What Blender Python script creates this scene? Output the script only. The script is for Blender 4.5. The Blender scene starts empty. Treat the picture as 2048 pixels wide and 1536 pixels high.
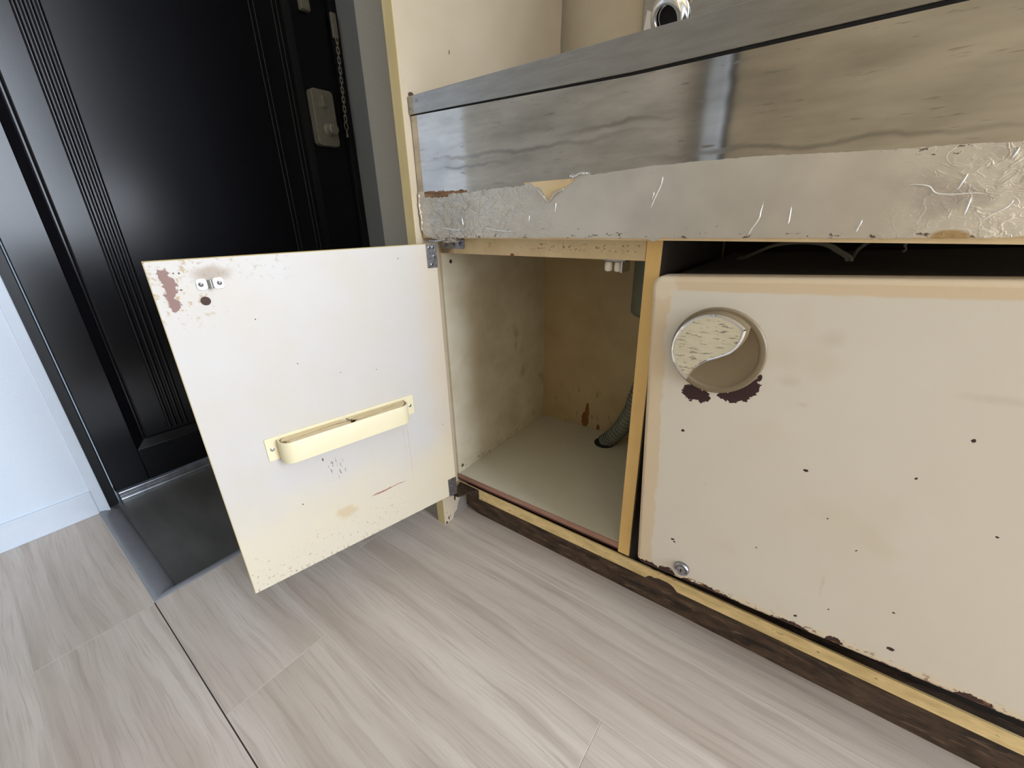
import bpy, bmesh, math, random
from mathutils import Vector, Matrix, noise as mnoise

random.seed(7)
scene = bpy.context.scene
COL = scene.collection

# ---------------------------------------------------------------- camera
F_PX = 824.2268
YAW, PITCH, ROLL = -0.649566, 0.382127, 0.023567
CAM = Vector((0.58912, -0.49034, 0.628))
fw = Vector((math.sin(YAW) * math.cos(PITCH), math.cos(YAW) * math.cos(PITCH), -math.sin(PITCH)))
rt = Vector((math.cos(YAW), -math.sin(YAW), 0))
dn = fw.cross(rt)
r2 = rt * math.cos(ROLL) + dn * math.sin(ROLL)
d2 = -rt * math.sin(ROLL) + dn * math.cos(ROLL)
cd = bpy.data.cameras.new('camera')
cam = bpy.data.objects.new('camera', cd)
COL.objects.link(cam)
cd.sensor_fit = 'HORIZONTAL'
cd.sensor_width = 36.0
cd.lens = F_PX * 36.0 / 2048.0
cd.clip_start = 0.01
Mc = Matrix((r2, -d2, -fw)).transposed().to_4x4()
Mc.translation = CAM
cam.matrix_world = Mc
scene.camera = cam

# ---------------------------------------------------------------- world, lights, exposure
world = bpy.data.worlds.new('world')
scene.world = world
world.use_nodes = True
bg = world.node_tree.nodes['Background']
bg.inputs[0].default_value = (0.62, 0.78, 1.0, 1)
bg.inputs[1].default_value = 1.0


def area(name, loc, direction, sx, sy, power, color):
    ld = bpy.data.lights.new(name, 'AREA')
    ld.shape = 'RECTANGLE'
    ld.size, ld.size_y = sx, sy
    ld.energy = power
    ld.color = color
    o = bpy.data.objects.new(name, ld)
    o.location = loc
    o.rotation_euler = Vector(direction).to_track_quat('-Z', 'Y').to_euler()
    COL.objects.link(o)
    return o


# daylight through the balcony window at the far end of the room
area('window_daylight', (2.93, -0.14, 1.22), (-1, 0, 0), 1.22, 1.66, 60.0, (0.80, 0.88, 1.0))
scene.view_settings.view_transform = 'Standard'
scene.view_settings.look = 'None'
scene.view_settings.gamma = 1.0
scene.view_settings.use_curve_mapping = False
scene.view_settings.exposure = 0.9


# ---------------------------------------------------------------- helpers
def lin(c):
    out = []
    for v in c[:3]:
        v = v / 255.0
        out.append(v / 12.92 if v <= 0.04045 else ((v + 0.055) / 1.055) ** 2.4)
    return (out[0], out[1], out[2], 1.0)


class NT:
    """small node tree builder"""

    def __init__(self, name):
        self.m = bpy.data.materials.new(name)
        self.m.use_nodes = True
        self.t = self.m.node_tree
        self.bsdf = self.t.nodes['Principled BSDF']

    def n(self, kind, **props):
        nd = self.t.nodes.new(kind)
        for k, v in props.items():
            setattr(nd, k, v)
        return nd

    def link(self, a, b):
        self.t.links.new(a, b)

    def setin(self, sock, v):
        if hasattr(v, 'is_output'):
            self.link(v, sock)
        else:
            sock.default_value = v

    def math(self, op, a, b=None, c=None, clamp=False):
        nd = self.n('ShaderNodeMath', operation=op, use_clamp=clamp)
        self.setin(nd.inputs[0], a)
        if b is not None:
            self.setin(nd.inputs[1], b)
        if c is not None:
            self.setin(nd.inputs[2], c)
        return nd.outputs[0]

    def vmath(self, op, a, b=None):
        nd = self.n('ShaderNodeVectorMath', operation=op)
        self.setin(nd.inputs[0], a)
        if b is not None:
            self.setin(nd.inputs[1], b)
        return nd.outputs['Value'] if op == 'LENGTH' else nd.outputs[0]

    def noise(self, vec, scale, detail=4, rough=0.55, dist=0.0):
        nd = self.n('ShaderNodeTexNoise')
        self.link(vec, nd.inputs['Vector'])
        nd.inputs['Scale'].default_value = scale
        nd.inputs['Detail'].default_value = detail
        nd.inputs['Roughness'].default_value = rough
        nd.inputs['Distortion'].default_value = dist
        return nd

    def mapr(self, v, a, b, c=0.0, d=1.0, smooth=False):
        nd = self.n('ShaderNodeMapRange')
        if smooth:
            nd.interpolation_type = 'SMOOTHSTEP'
        self.setin(nd.inputs[0], v)
        for i, x in enumerate((a, b, c, d)):
            nd.inputs[i + 1].default_value = x
        return nd.outputs[0]

    def mix(self, fac, a, b):
        nd = self.n('ShaderNodeMix', data_type='RGBA')
        self.setin(nd.inputs[0], fac)
        self.setin(nd.inputs[6], a)
        self.setin(nd.inputs[7], b)
        return nd.outputs[2]


def material(name, base, rough=0.5, metal=0.0, vary=None, marks=(), bump=None, spec=0.5, stretch=(1, 1, 1), emit=None, coat=0.0):
    """base colour with fine mottling plus marks laid out in metric surface coordinates"""
    T = NT(name)
    B = T.bsdf
    uvn = T.n('ShaderNodeUVMap', uv_map='metric')
    uv = uvn.outputs[0]
    vec = uv
    if stretch != (1, 1, 1):
        vec = T.vmath('MULTIPLY', uv, stretch)
    col = lin(base)
    rg = rough
    if vary:
        sc, col2, amt = vary
        f = T.mapr(T.noise(vec, sc, 3, 0.6).outputs[0], 0.35, 0.68, 0.0, amt)
        col = T.mix(f, col, lin(col2))
    for mk in marks:
        kind = mk['t']
        if kind == 'blobs':
            amp = mk.get('warp', 0.006)
            nz = T.noise(uv, mk.get('ws', 120), 3, 0.62)
            off = T.vmath('MULTIPLY', T.vmath('SUBTRACT', nz.outputs[1], (0.5, 0.5, 0.5)), (amp * 2, amp * 2, 0))
            pos = T.vmath('ADD', uv, off)
            d = None
            for (cx, cy, rx, ry) in mk['pts']:
                q = T.vmath('MULTIPLY', T.vmath('SUBTRACT', pos, (cx, cy, 0)), (1 / rx, 1 / ry, 0))
                ln = T.vmath('LENGTH', q)
                d = ln if d is None else T.math('MINIMUM', d, ln)
            soft = mk.get('soft', 0.08)
            m = T.mapr(d, 1.0 - soft, 1.0 + soft, 1.0, 0.0, True)
        elif kind == 'band':
            # everything beyond pos along the axis, edge broken by noise
            sep = T.n('ShaderNodeSeparateXYZ')
            T.link(uv, sep.inputs[0])
            c = sep.outputs[0 if mk['axis'] == 'x' else 1]
            nz = T.noise(uv, mk.get('ws', 40), 3, 0.6).outputs[0]
            e = T.math('MULTIPLY_ADD', T.math('SUBTRACT', nz, 0.5), mk.get('amp', 0.01), c)
            s = mk.get('soft', 0.0015)
            if mk['dir'] > 0:
                m = T.mapr(e, mk['pos'] - s, mk['pos'] + s, 0, 1, True)
            else:
                m = T.mapr(e, mk['pos'] - s, mk['pos'] + s, 1, 0, True)
        elif kind == 'speck':
            v2 = uv if 'st' not in mk else T.vmath('MULTIPLY', uv, mk['st'])
            nz = T.noise(v2, mk['scale'], mk.get('detail', 2), 0.6).outputs[0]
            m = T.mapr(nz, mk['th'], mk['th'] + mk.get('soft', 0.03), 0, 1, True)
        if 'in' in mk:
            x0, x1, y0, y1, fs = mk['in']
            sep = T.n('ShaderNodeSeparateXYZ')
            T.link(uv, sep.inputs[0])
            ins = T.math('MULTIPLY', T.math('MULTIPLY', T.mapr(sep.outputs[0], x0 - fs, x0 + fs, 0, 1, True), T.mapr(sep.outputs[0], x1 - fs, x1 + fs, 1, 0, True)),
                         T.math('MULTIPLY', T.mapr(sep.outputs[1], y0 - fs, y0 + fs, 0, 1, True), T.mapr(sep.outputs[1], y1 - fs, y1 + fs, 1, 0, True)))
            m = T.math('MULTIPLY', m, ins)
        a = mk.get('a', 1.0)
        if a != 1.0:
            m = T.math('MULTIPLY', m, a)
        col = T.mix(m, col, lin(mk['c']))
        if 'rough' in mk:
            r = T.n('ShaderNodeMix', data_type='FLOAT')
            T.setin(r.inputs[0], m)
            T.setin(r.inputs[2], rg)
            r.inputs[3].default_value = mk['rough']
            rg = r.outputs[0]
    T.setin(B.inputs['Base Color'], col)
    T.setin(B.inputs['Roughness'], rg)
    B.inputs['Metallic'].default_value = metal
    B.inputs['Specular IOR Level'].default_value = spec
    B.inputs['Coat Weight'].default_value = coat
    if bump:
        sc, st, dist = bump[:3]
        bv = uv if len(bump) < 4 else T.vmath('MULTIPLY', uv, bump[3])
        nz = T.noise(bv, sc, 2, 0.55)
        bn = T.n('ShaderNodeBump')
        bn.inputs['Strength'].default_value = st
        bn.inputs['Distance'].default_value = dist
        T.link(nz.outputs[0], bn.inputs['Height'])
        T.link(bn.outputs[0], B.inputs['Normal'])
    return T.m


def box(bm, x0, x1, y0, y1, z0, z1, bevel=0.0, seg=2):
    tmp = bmesh.new()
    vs = [tmp.verts.new((x, y, z)) for x in (x0, x1) for y in (y0, y1) for z in (z0, z1)]
    for f in ((0, 1, 3, 2), (4, 6, 7, 5), (0, 4, 5, 1), (2, 3, 7, 6), (0, 2, 6, 4), (1, 5, 7, 3)):
        tmp.faces.new([vs[i] for i in f])
    if bevel:
        bmesh.ops.bevel(tmp, geom=list(tmp.edges), offset=bevel, segments=seg, affect='EDGES', profile=0.5)
    merge(bm, tmp)


def hexa(bm, p):
    """p: 8 points, order as box (x,y,z nested)"""
    vs = [bm.verts.new(q) for q in p]
    for f in ((0, 1, 3, 2), (4, 6, 7, 5), (0, 4, 5, 1), (2, 3, 7, 6), (0, 2, 6, 4), (1, 5, 7, 3)):
        bm.faces.new([vs[i] for i in f])


def merge(bm, tmp, mat=None):
    me = bpy.data.meshes.new('tmp')
    tmp.to_mesh(me)
    tmp.free()
    if mat is not None:
        me.transform(mat)
    bm.from_mesh(me)
    bpy.data.meshes.remove(me)


def prism(bm, pts, fn, d0, d1, bevel=0.0):
    """extrude a 2D outline between depths d0 and d1; fn(u, v, d) gives the point"""
    tmp = bmesh.new()
    a = [tmp.verts.new(fn(u, v, d0)) for u, v in pts]
    b = [tmp.verts.new(fn(u, v, d1)) for u, v in pts]
    n = len(pts)
    fa = tmp.faces.new(a)
    fb = tmp.faces.new(b[::-1])
    for i in range(n):
        tmp.faces.new((a[i], b[i], b[(i + 1) % n], a[(i + 1) % n]))
    bmesh.ops.recalc_face_normals(tmp, faces=list(tmp.faces))
    if bevel:
        eds = [e for e in tmp.edges if fb in e.link_faces or fa in e.link_faces]
        bmesh.ops.bevel(tmp, geom=eds, offset=bevel, segments=2, affect='EDGES', profile=0.5)
    big = [f for f in tmp.faces if len(f.verts) > 4]
    bmesh.ops.triangulate(tmp, faces=big)
    merge(bm, tmp)


XZ = lambda u, v, d: (u, d, v)
YZ = lambda u, v, d: (d, u, v)
XY = lambda u, v, d: (u, v, d)


def tube(bm, path, radius, seg=12, closed=False, caps=True):
    path = [Vector(p) for p in path]
    n = len(path)
    rings = []
    ref = None
    for i, p in enumerate(path):
        if closed:
            t = path[(i + 1) % n] - path[i - 1]
        else:
            t = path[min(i + 1, n - 1)] - path[max(i - 1, 0)]
        t.normalize()
        if ref is None:
            ref = Vector((0, 0, 1)) if abs(t.z) < 0.9 else Vector((1, 0, 0))
        s = t.cross(ref).normalized()
        ref = s.cross(t).normalized()
        r = radius[i] if isinstance(radius, (list, tuple)) else radius
        rings.append([bm.verts.new(p + (s * math.cos(a) + ref * math.sin(a)) * r) for a in [2 * math.pi * k / seg for k in range(seg)]])
    m = n if closed else n - 1
    for i in range(m):
        A, Bq = rings[i], rings[(i + 1) % n]
        for k in range(seg):
            bm.faces.new((A[k], A[(k + 1) % seg], Bq[(k + 1) % seg], Bq[k]))
    if caps and not closed:
        bm.faces.new(rings[0][::-1])
        bm.faces.new(rings[-1])


def lathe(bm, prof, origin, axis, seg=32, cap=True):
    """prof: (radius, height along axis)"""
    axis = Vector(axis).normalized()
    q = Vector((0, 0, 1)).rotation_difference(axis).to_matrix()
    o = Vector(origin)
    rings = []
    for r, h in prof:
        rings.append([bm.verts.new(o + q @ Vector((r * math.cos(a), r * math.sin(a), h))) for a in [2 * math.pi * k / seg for k in range(seg)]])
    for A, Bq in zip(rings, rings[1:]):
        for k in range(seg):
            bm.faces.new((A[k], A[(k + 1) % seg], Bq[(k + 1) % seg], Bq[k]))
    if cap:
        bm.faces.new(rings[0][::-1])
        bm.faces.new(rings[-1])


def smooth_path(pts, sub=6):
    pts = [Vector(p) for p in pts]
    out = []
    n = len(pts)
    for i in range(n - 1):
        p0, p1, p2, p3 = pts[max(i - 1, 0)], pts[i], pts[i + 1], pts[min(i + 2, n - 1)]
        for k in range(sub):
            t = k / sub
            out.append(0.5 * ((2 * p1) + (p2 - p0) * t + (2 * p0 - 5 * p1 + 4 * p2 - p3) * t * t + (3 * p1 - p0 - 3 * p2 + p3) * t ** 3))
    out.append(pts[-1])
    return out


def jag(pts, amp, step=0.004, closed=True, seed=0):
    """roughen an outline"""
    rnd = random.Random(seed)
    out = []
    n = len(pts)
    for i in range(n if closed else n - 1):
        a, b = Vector(pts[i]), Vector(pts[(i + 1) % n])
        k = max(1, int((b - a).length / step))
        d = (b - a)
        nrm = Vector((-d.y, d.x)).normalized() if d.length > 0 else Vector((0, 0))
        for j in range(k):
            t = j / k
            p = a + d * t
            if j > 0:
                p = p + nrm * rnd.uniform(-amp, amp)
            out.append((p.x, p.y))
    if not closed:
        out.append(tuple(pts[-1]))
    return out


POS = {}


def boxuv(p, n):
    ax, ay, az = abs(n.x), abs(n.y), abs(n.z)
    if az >= ax and az >= ay:
        return (p.x, p.y)
    if ay >= ax:
        return (p.x, p.z)
    return (p.y, p.z)


def add_uv(me, off, fn):
    uvl = me.uv_layers.new(name='metric')
    for poly in me.polygons:
        nr = poly.normal
        for li in poly.loop_indices:
            p = me.vertices[me.loops[li].vertex_index].co + off
            uvl.data[li].uv = fn(p, nr)


def part(name, bm, mat, parent=None, uv=boxuv, smooth=False, kind=None, label=None, cat=None, group=None, frame=None, fix=True):
    """one mesh object; the bmesh is in the coordinates of the root's frame (world, unless the root is turned)"""
    if fix:
        bmesh.ops.recalc_face_normals(bm, faces=list(bm.faces))
    me = bpy.data.meshes.new(name)
    bm.to_mesh(me)
    bm.free()
    xs = [v.co for v in me.vertices]
    lo = Vector((min(v.x for v in xs), min(v.y for v in xs), min(v.z for v in xs)))
    hi = Vector((max(v.x for v in xs), max(v.y for v in xs), max(v.z for v in xs)))
    c = Vector(((lo.x + hi.x) / 2, (lo.y + hi.y) / 2, lo.z))
    if frame is not None:
        c = Vector((0, 0, 0))
    add_uv(me, Vector((0, 0, 0)), uv)
    me.transform(Matrix.Translation(-c))
    if smooth:
        for p_ in me.polygons:
            p_.use_smooth = True
        if smooth is not True:
            me.set_sharp_from_angle(angle=math.radians(abs(smooth)))
            if smooth < 0:
                for p_ in me.polygons:
                    if max(abs(q) for q in p_.normal) > 0.9995:
                        p_.use_smooth = False
    me.materials.append(mat)
    o = bpy.data.objects.new(name, me)
    COL.objects.link(o)
    if parent is not None:
        o.parent = parent
    base = POS.get(parent.name, Vector((0, 0, 0))) if parent is not None else Vector((0, 0, 0))
    if frame is not None:
        fm = frame.copy()
        fm.translation = fm.translation - base
        o.matrix_local = fm
        POS[o.name] = Vector((0, 0, 0))
    else:
        o.location = c - base
        POS[o.name] = c
    tag(o, label, cat, group, kind)
    return o


def tag(o, label=None, cat=None, group=None, kind=None):
    if label:
        o['label'] = label
    if cat:
        o['category'] = cat
    if group:
        o['group'] = group
    if kind:
        o['kind'] = kind


def root(name, loc, label=None, cat=None, kind=None, rot=None, group=None):
    o = bpy.data.objects.new(name, None)
    o.empty_display_size = 0.05
    o.location = loc
    if rot:
        o.rotation_euler = rot
        POS[o.name] = Vector((0, 0, 0))
    else:
        POS[o.name] = Vector(loc)
    COL.objects.link(o)
    tag(o, label, cat, group, kind)
    return o


def B(*a, **k):
    bm = bmesh.new()
    box(bm, *a, **k)
    return bm


def twin(src, name, parent, loc, rot=None):
    """a copy sharing the mesh; loc in the root's frame"""
    o = bpy.data.objects.new(name, src.data)
    COL.objects.link(o)
    o.parent = parent
    o.location = Vector(loc) - POS.get(parent.name, Vector((0, 0, 0)))
    if rot:
        o.rotation_euler = rot
    POS[o.name] = Vector(loc)
    return o


# ---------------------------------------------------------------- materials: setting
def plank_material():
    T = NT('wood_look_tile')
    geo = T.n('ShaderNodeUVMap', uv_map='metric')
    oi = T.n('ShaderNodeObjectInfo')
    ofs = T.n('ShaderNodeCombineXYZ')
    T.link(T.math('MULTIPLY', oi.outputs['Random'], 37.0), ofs.inputs[0])
    T.link(T.math('MULTIPLY', oi.outputs['Random'], 91.0), ofs.inputs[1])
    p = T.vmath('ADD', geo.outputs[0], ofs.outputs[0])
    # wavy grain running along the plank
    wob = T.noise(T.vmath('MULTIPLY', p, (3.2, 9.0, 1)), 1.0, 3, 0.5)
    w2 = T.vmath('MULTIPLY', T.vmath('SUBTRACT', wob.outputs[1], (0.5, 0.5, 0.5)), (0.0, 0.034, 0))
    pw = T.vmath('ADD', p, w2)
    broad = T.noise(T.vmath('MULTIPLY', pw, (1.3, 17.0, 1)), 1.0, 3, 0.5).outputs[0]
    mid = T.noise(T.vmath('MULTIPLY', pw, (2.6, 62.0, 1)), 1.0, 4, 0.6).outputs[0]
    fine = T.noise(T.vmath('MULTIPLY', pw, (9, 330.0, 1)), 1.0, 3, 0.6).outputs[0]
    col = T.mix(T.mapr(broad, 0.33, 0.68), lin((216, 204, 193)), lin((186, 171, 157)))
    col = T.mix(T.mapr(mid, 0.5, 0.74, 0, 0.62), col, lin((160, 143, 129)))
    col = T.mix(T.mapr(mid, 0.42, 0.25, 0, 0.4), col, lin((228, 218, 208)))
    col = T.mix(T.mapr(fine, 0.52, 0.76, 0, 0.5), col, lin((154, 137, 124)))
    kn = T.noise(T.vmath('MULTIPLY', p, (6.0, 14.0, 1)), 1.0, 1, 0.3).outputs[0]
    col = T.mix(T.mapr(kn, 0.80, 0.86, 0, 0.5), col, lin((120, 100, 85)))
    col = T.mix(T.math('MULTIPLY', oi.outputs['Random'], 0.14), col, lin((150, 138, 128)))
    T.link(col, T.bsdf.inputs['Base Color'])
    T.bsdf.inputs['Roughness'].default_value = 0.42
    T.bsdf.inputs['Specular IOR Level'].default_value = 0.35
    bn = T.n('ShaderNodeBump')
    bn.inputs['Strength'].default_value = 0.06
    bn.inputs['Distance'].default_value = 0.001
    T.link(fine, bn.inputs['Height'])
    T.link(bn.outputs[0], T.bsdf.inputs['Normal'])
    return T.m


M_plank = plank_material()
M_grout = material('pale_joint', (214, 205, 195), 0.8)
M_seam = material('dark_joint', (48, 40, 36), 0.8)
M_white = material('white_wall_paper', (220, 229, 240), 0.75, vary=(260, (213, 222, 234), 0.5), bump=(700, 0.25, 0.0006))
M_white_trim = material('white_trim_paint', (216, 225, 236), 0.55, vary=(40, (208, 216, 227), 0.4))
M_grey_wall = material('grey_painted_wall', (150, 144, 132), 0.7, vary=(300, (140, 134, 122), 0.5), bump=(600, 0.15, 0.0005))
M_ceiling = material('ceiling_paper', (224, 221, 214), 0.8)
M_black = material('black_door_paint', (12, 11, 15), 0.24, vary=(30, (16, 15, 19), 0.6), bump=(900, 0.08, 0.0004), spec=0.42)
M_black_frame = material('black_frame_paint', (17, 16, 18), 0.45, vary=(60, (30, 29, 32), 0.5), spec=0.5,
                         marks=[{'t': 'speck', 'scale': 90, 'th': 0.71, 'c': (90, 90, 92), 'a': 0.5}])
M_slate = material('slate_vinyl', (86, 85, 82), 0.45, vary=(7, (104, 103, 100), 0.7), stretch=(1, 3, 1), spec=0.4)
M_kerb = material('grey_vinyl_edging', (134, 135, 139), 0.32, vary=(14, (148, 149, 153), 0.6), spec=0.5,
                  marks=[{'t': 'speck', 'scale': 60, 'th': 0.7, 'c': (40, 36, 34), 'a': 0.6}])
M_alu = material('aluminium_strip', (178, 180, 184), 0.28, 0.9, vary=(50, (120, 122, 126), 0.6))
M_tan = material('tan_closet_panel', (198, 185, 160), 0.5, vary=(5, (188, 174, 148), 0.7), stretch=(1, 6, 1))
M_dark = material('dark_gap', (22, 20, 20), 0.8)  # near-black: shade painted into gaps and openings, also small dark parts

# materials: kitchen unit
M_steel = material('stainless_sheet', (198, 192, 184), 0.075, 1.0, vary=(9, (160, 155, 148), 0.8), stretch=(1, 4, 1), bump=(12, 0.10, 0.002, (1, 2.6, 1)),
                   marks=[{'t': 'speck', 'scale': 34, 'st': (1, 7, 1), 'th': 0.63, 'soft': 0.1, 'c': (120, 112, 106), 'a': 0.42, 'rough': 0.4},
                          {'t': 'blobs', 'pts': [(0.20, 0.712, 0.16, 0.0022), (0.36, 0.722, 0.05, 0.002), (0.13, 0.70, 0.06, 0.0014), (0.55, 0.686, 0.12, 0.002)],
                           'warp': 0.012, 'ws': 14, 'soft': 0.95, 'c': (96, 90, 88), 'a': 0.42, 'rough': 0.3},
                          {'t': 'blobs', 'pts': [(0.068, 0.712, 0.022, 0.034), (0.062, 0.685, 0.024, 0.016)], 'warp': 0.006, 'ws': 60, 'soft': 0.2, 'c': (196, 192, 190), 'a': 0.5, 'rough': 0.34}])
M_steel_nose = material('stainless_nosing', (168, 165, 160), 0.3, 1.0, vary=(20, (150, 146, 140), 0.7), stretch=(1, 6, 1), bump=(200, 0.05, 0.0005),
                        marks=[{'t': 'speck', 'scale': 60, 'th': 0.6, 'soft': 0.1, 'c': (110, 104, 100), 'a': 0.6, 'in': (0.0, 0.06, 0.7, 0.9, 0.01)}])
M_chrome = material('chrome', (226, 226, 226), 0.08, 1.0)
M_zinc = material('zinc_plate', (176, 176, 180), 0.3, 1.0, vary=(160, (110, 110, 116), 0.8), bump=(300, 0.1, 0.0004))
M_bright_zinc = material('bright_zinc_plate', (214, 216, 218), 0.22, 1.0, vary=(120, (180, 182, 186), 0.6))
M_rust_zinc = material('rusty_plate', (92, 78, 66), 0.55, 0.6, vary=(180, (44, 34, 28), 0.9))
M_screw = material('screw_steel', (120, 118, 116), 0.35, 0.9)
M_foil = None


def foil_material():
    T = NT('aluminium_tape')
    uv = T.n('ShaderNodeUVMap', uv_map='metric').outputs[0]
    sep = T.n('ShaderNodeSeparateXYZ')
    T.link(uv, sep.inputs[0])
    x, z = sep.outputs[0], sep.outputs[1]
    left = T.mapr(x, 0.10, 0.34, 1, 0, True)
    right = T.mapr(x, 0.60, 0.68, 0, 1, True)
    wr = T.math('ADD', T.math('MULTIPLY', left, 1.3), T.math('MULTIPLY_ADD', right, 0.22, 0.03))
    # ridged creases
    n1 = T.noise(uv, 42, 3, 0.5, 1.2).outputs[0]
    rid = T.math('ABSOLUTE', T.math('SUBTRACT', n1, 0.5))
    rid = T.mapr(rid, 0.0, 0.045, 1.0, 0.0, True)
    n2 = T.noise(T.vmath('MULTIPLY', uv, (1, 2, 1)), 75, 3, 0.5, 0.6).outputs[0]
    rid2 = T.mapr(T.math('ABSOLUTE', T.math('SUBTRACT', n2, 0.5)), 0, 0.035, 0.6, 0, True)
    ht = T.math('MULTIPLY', T.math('ADD', rid, rid2), wr)
    vo = T.n('ShaderNodeTexVoronoi', feature='F1')
    wv = T.vmath('ADD', uv, T.vmath('MULTIPLY', T.vmath('SUBTRACT', T.noise(uv, 60, 3).outputs[1], (0.5, 0.5, 0.5)), (0.02, 0.02, 0)))
    T.link(T.vmath('MULTIPLY', wv, (1, 1.5, 1)), vo.inputs['Vector'])
    vo.inputs['Scale'].default_value = 62
    fac = T.math('MULTIPLY', vo.outputs['Distance'], T.math('MULTIPLY_ADD', left, 5.0, T.math('MULTIPLY_ADD', right, 0.8, 0.06)))
    ht = T.math('ADD', ht, fac)
    n3 = T.noise(uv, 18, 2, 0.5).outputs[0]
    ht = T.math('ADD', ht, T.math('MULTIPLY', n3, 0.9))
    n4 = T.noise(uv, 600, 2, 0.5).outputs[0]
    ht = T.math('ADD', ht, T.math('MULTIPLY', n4, 0.05))
    bn = T.n('ShaderNodeBump')
    bn.inputs['Strength'].default_value = 0.55
    bn.inputs['Distance'].default_value = 0.0012
    T.link(ht, bn.inputs['Height'])
    T.link(bn.outputs[0], T.bsdf.inputs['Normal'])
    col = T.mix(T.mapr(T.noise(uv, 9, 3).outputs[0], 0.35, 0.65), lin((222, 216, 206)), lin((206, 200, 190)))
    pur = T.noise(uv, 24, 2).outputs[0]
    col = T.mix(T.math('MULTIPLY', T.mapr(pur, 0.5, 0.65), T.math('MULTIPLY_ADD', right, 0.5, 0.08)), col, lin((158, 146, 144)))
    # dirt freckles, thicker on the lower edge
    sp = T.noise(T.vmath('MULTIPLY', uv, (1, 1.8, 1)), 70, 6, 0.7).outputs[0]
    low = T.mapr(z, 0.603, 0.619, 0.125, 0.0)
    m = T.mapr(T.math('ADD', sp, low), 0.675, 0.72, 0, 0.9)
    col = T.mix(m, col, lin((92, 70, 56)))
    sp2 = T.noise(T.vmath('MULTIPLY', uv, (1, 2.4, 1)), 85, 4, 0.65).outputs[0]
    up = T.math('MULTIPLY', T.mapr(z, 0.655, 0.669, 0, 0.16), T.mapr(x, 0.56, 0.62, 0, 1))
    col = T.mix(T.mapr(T.math('ADD', sp2, up), 0.74, 0.77, 0, 0.85), col, lin((90, 80, 74)))
    # yellow stain near the lower right
    v = T.vmath('LENGTH', T.vmath('MULTIPLY', T.vmath('SUBTRACT', uv, (0.662, 0.606, 0)), (1 / 0.013, 1 / 0.006, 0)))
    col = T.mix(T.mapr(v, 0.7, 1.1, 0.75, 0, True), col, lin((170, 132, 58)))
    T.link(col, T.bsdf.inputs['Base Color'])
    T.bsdf.inputs['Metallic'].default_value = 0.82
    T.bsdf.inputs['Roughness'].default_value = 0.42
    return T.m


M_foil = foil_material()
M_foil_highlight = material('foil_highlight', (240, 240, 240), 0.2, 1.0)  # paler copy of the foil, paints the crease highlights

CREAM = (226, 214, 192)
M_cream = material('cream_board', CREAM, 0.5, vary=(14, (216, 202, 176), 0.6), bump=(900, 0.05, 0.0004),
                   marks=[{'t': 'speck', 'scale': 55, 'th': 0.74, 'c': (120, 92, 70), 'a': 0.7}])
M_side = material('cream_side_panel', (206, 190, 165), 0.5, vary=(7, (196, 179, 150), 0.7), bump=(800, 0.06, 0.0005),
                  marks=[{'t': 'blobs', 'pts': [(0.062, 0.012, 0.022, 0.034), (0.075, 0.03, 0.018, 0.022), (0.045, 0.0, 0.02, 0.016)], 'warp': 0.004, 'ws': 90, 'c': (142, 134, 126), 'soft': 0.05},
                         {'t': 'blobs', 'pts': [(0.036, 0.050, 0.0026, 0.007), (0.055, 0.048, 0.0015, 0.004), (0.0135, 0.010, 0.0018, 0.005), (0.018, 0.013, 0.001, 0.002), (0.006, 0.002, 0.003, 0.003), (0.008, 0.028, 0.001, 0.001)], 'warp': 0.0012, 'ws': 300, 'c': (40, 28, 24), 'soft': 0.05},
                         {'t': 'blobs', 'pts': [(0.11, 0.88, 0.0012, 0.003), (0.02, 0.806, 0.006, 0.004)], 'warp': 0.001, 'ws': 300, 'c': (80, 60, 46), 'soft': 0.2}])
M_liner = material('liner_board', (226, 217, 194), 0.5, vary=(9, (196, 180, 146), 0.7), bump=(900, 0.05, 0.0004),
                   marks=[{'t': 'speck', 'scale': 130, 'th': 0.60, 'soft': 0.06, 'c': (120, 92, 66), 'a': 0.75, 'in': (0.05, 0.30, 0.10, 0.128, 0.012)},
                          {'t': 'speck', 'scale': 12, 'th': 0.6, 'soft': 0.1, 'c': (160, 136, 96), 'a': 0.5, 'in': (0.2, 0.5, 0.1, 0.4, 0.05)}])
M_back = material('brown_stained_back', (190, 168, 126), 0.55, vary=(8, (172, 148, 104), 0.8), bump=(900, 0.05, 0.0004),
                  marks=[{'t': 'blobs', 'pts': [(0.152, 0.130, 0.010, 0.024), (0.157, 0.155, 0.006, 0.024), (0.19, 0.116, 0.004, 0.012)], 'warp': 0.004, 'ws': 110, 'c': (128, 78, 34), 'soft': 0.05},
                         {'t': 'speck', 'scale': 30, 'st': (3, 1, 1), 'th': 0.6, 'soft': 0.1, 'c': (140, 108, 66), 'a': 0.6, 'in': (0.05, 0.3, 0.1, 0.22, 0.03)}])
M_yellow = material('yellowed_edge_band', (242, 202, 130), 0.5, vary=(30, (230, 188, 114), 0.7), stretch=(1, 0.3, 1), bump=(500, 0.06, 0.0004))
M_ledge = material('yellow_ledge', (240, 214, 156), 0.55, vary=(45, (190, 160, 104), 0.6), stretch=(0.6, 2, 1), bump=(400, 0.1, 0.0006),
                   marks=[{'t': 'speck', 'scale': 70, 'st': (1, 2, 1), 'th': 0.66, 'soft': 0.05, 'c': (120, 94, 50), 'a': 0.7},
                          {'t': 'blobs', 'pts': [(0.478, 0.066, 0.022, 0.014), (0.46, 0.064, 0.012, 0.013)], 'warp': 0.003, 'ws': 90, 'c': (58, 40, 30), 'soft': 0.05}])
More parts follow.
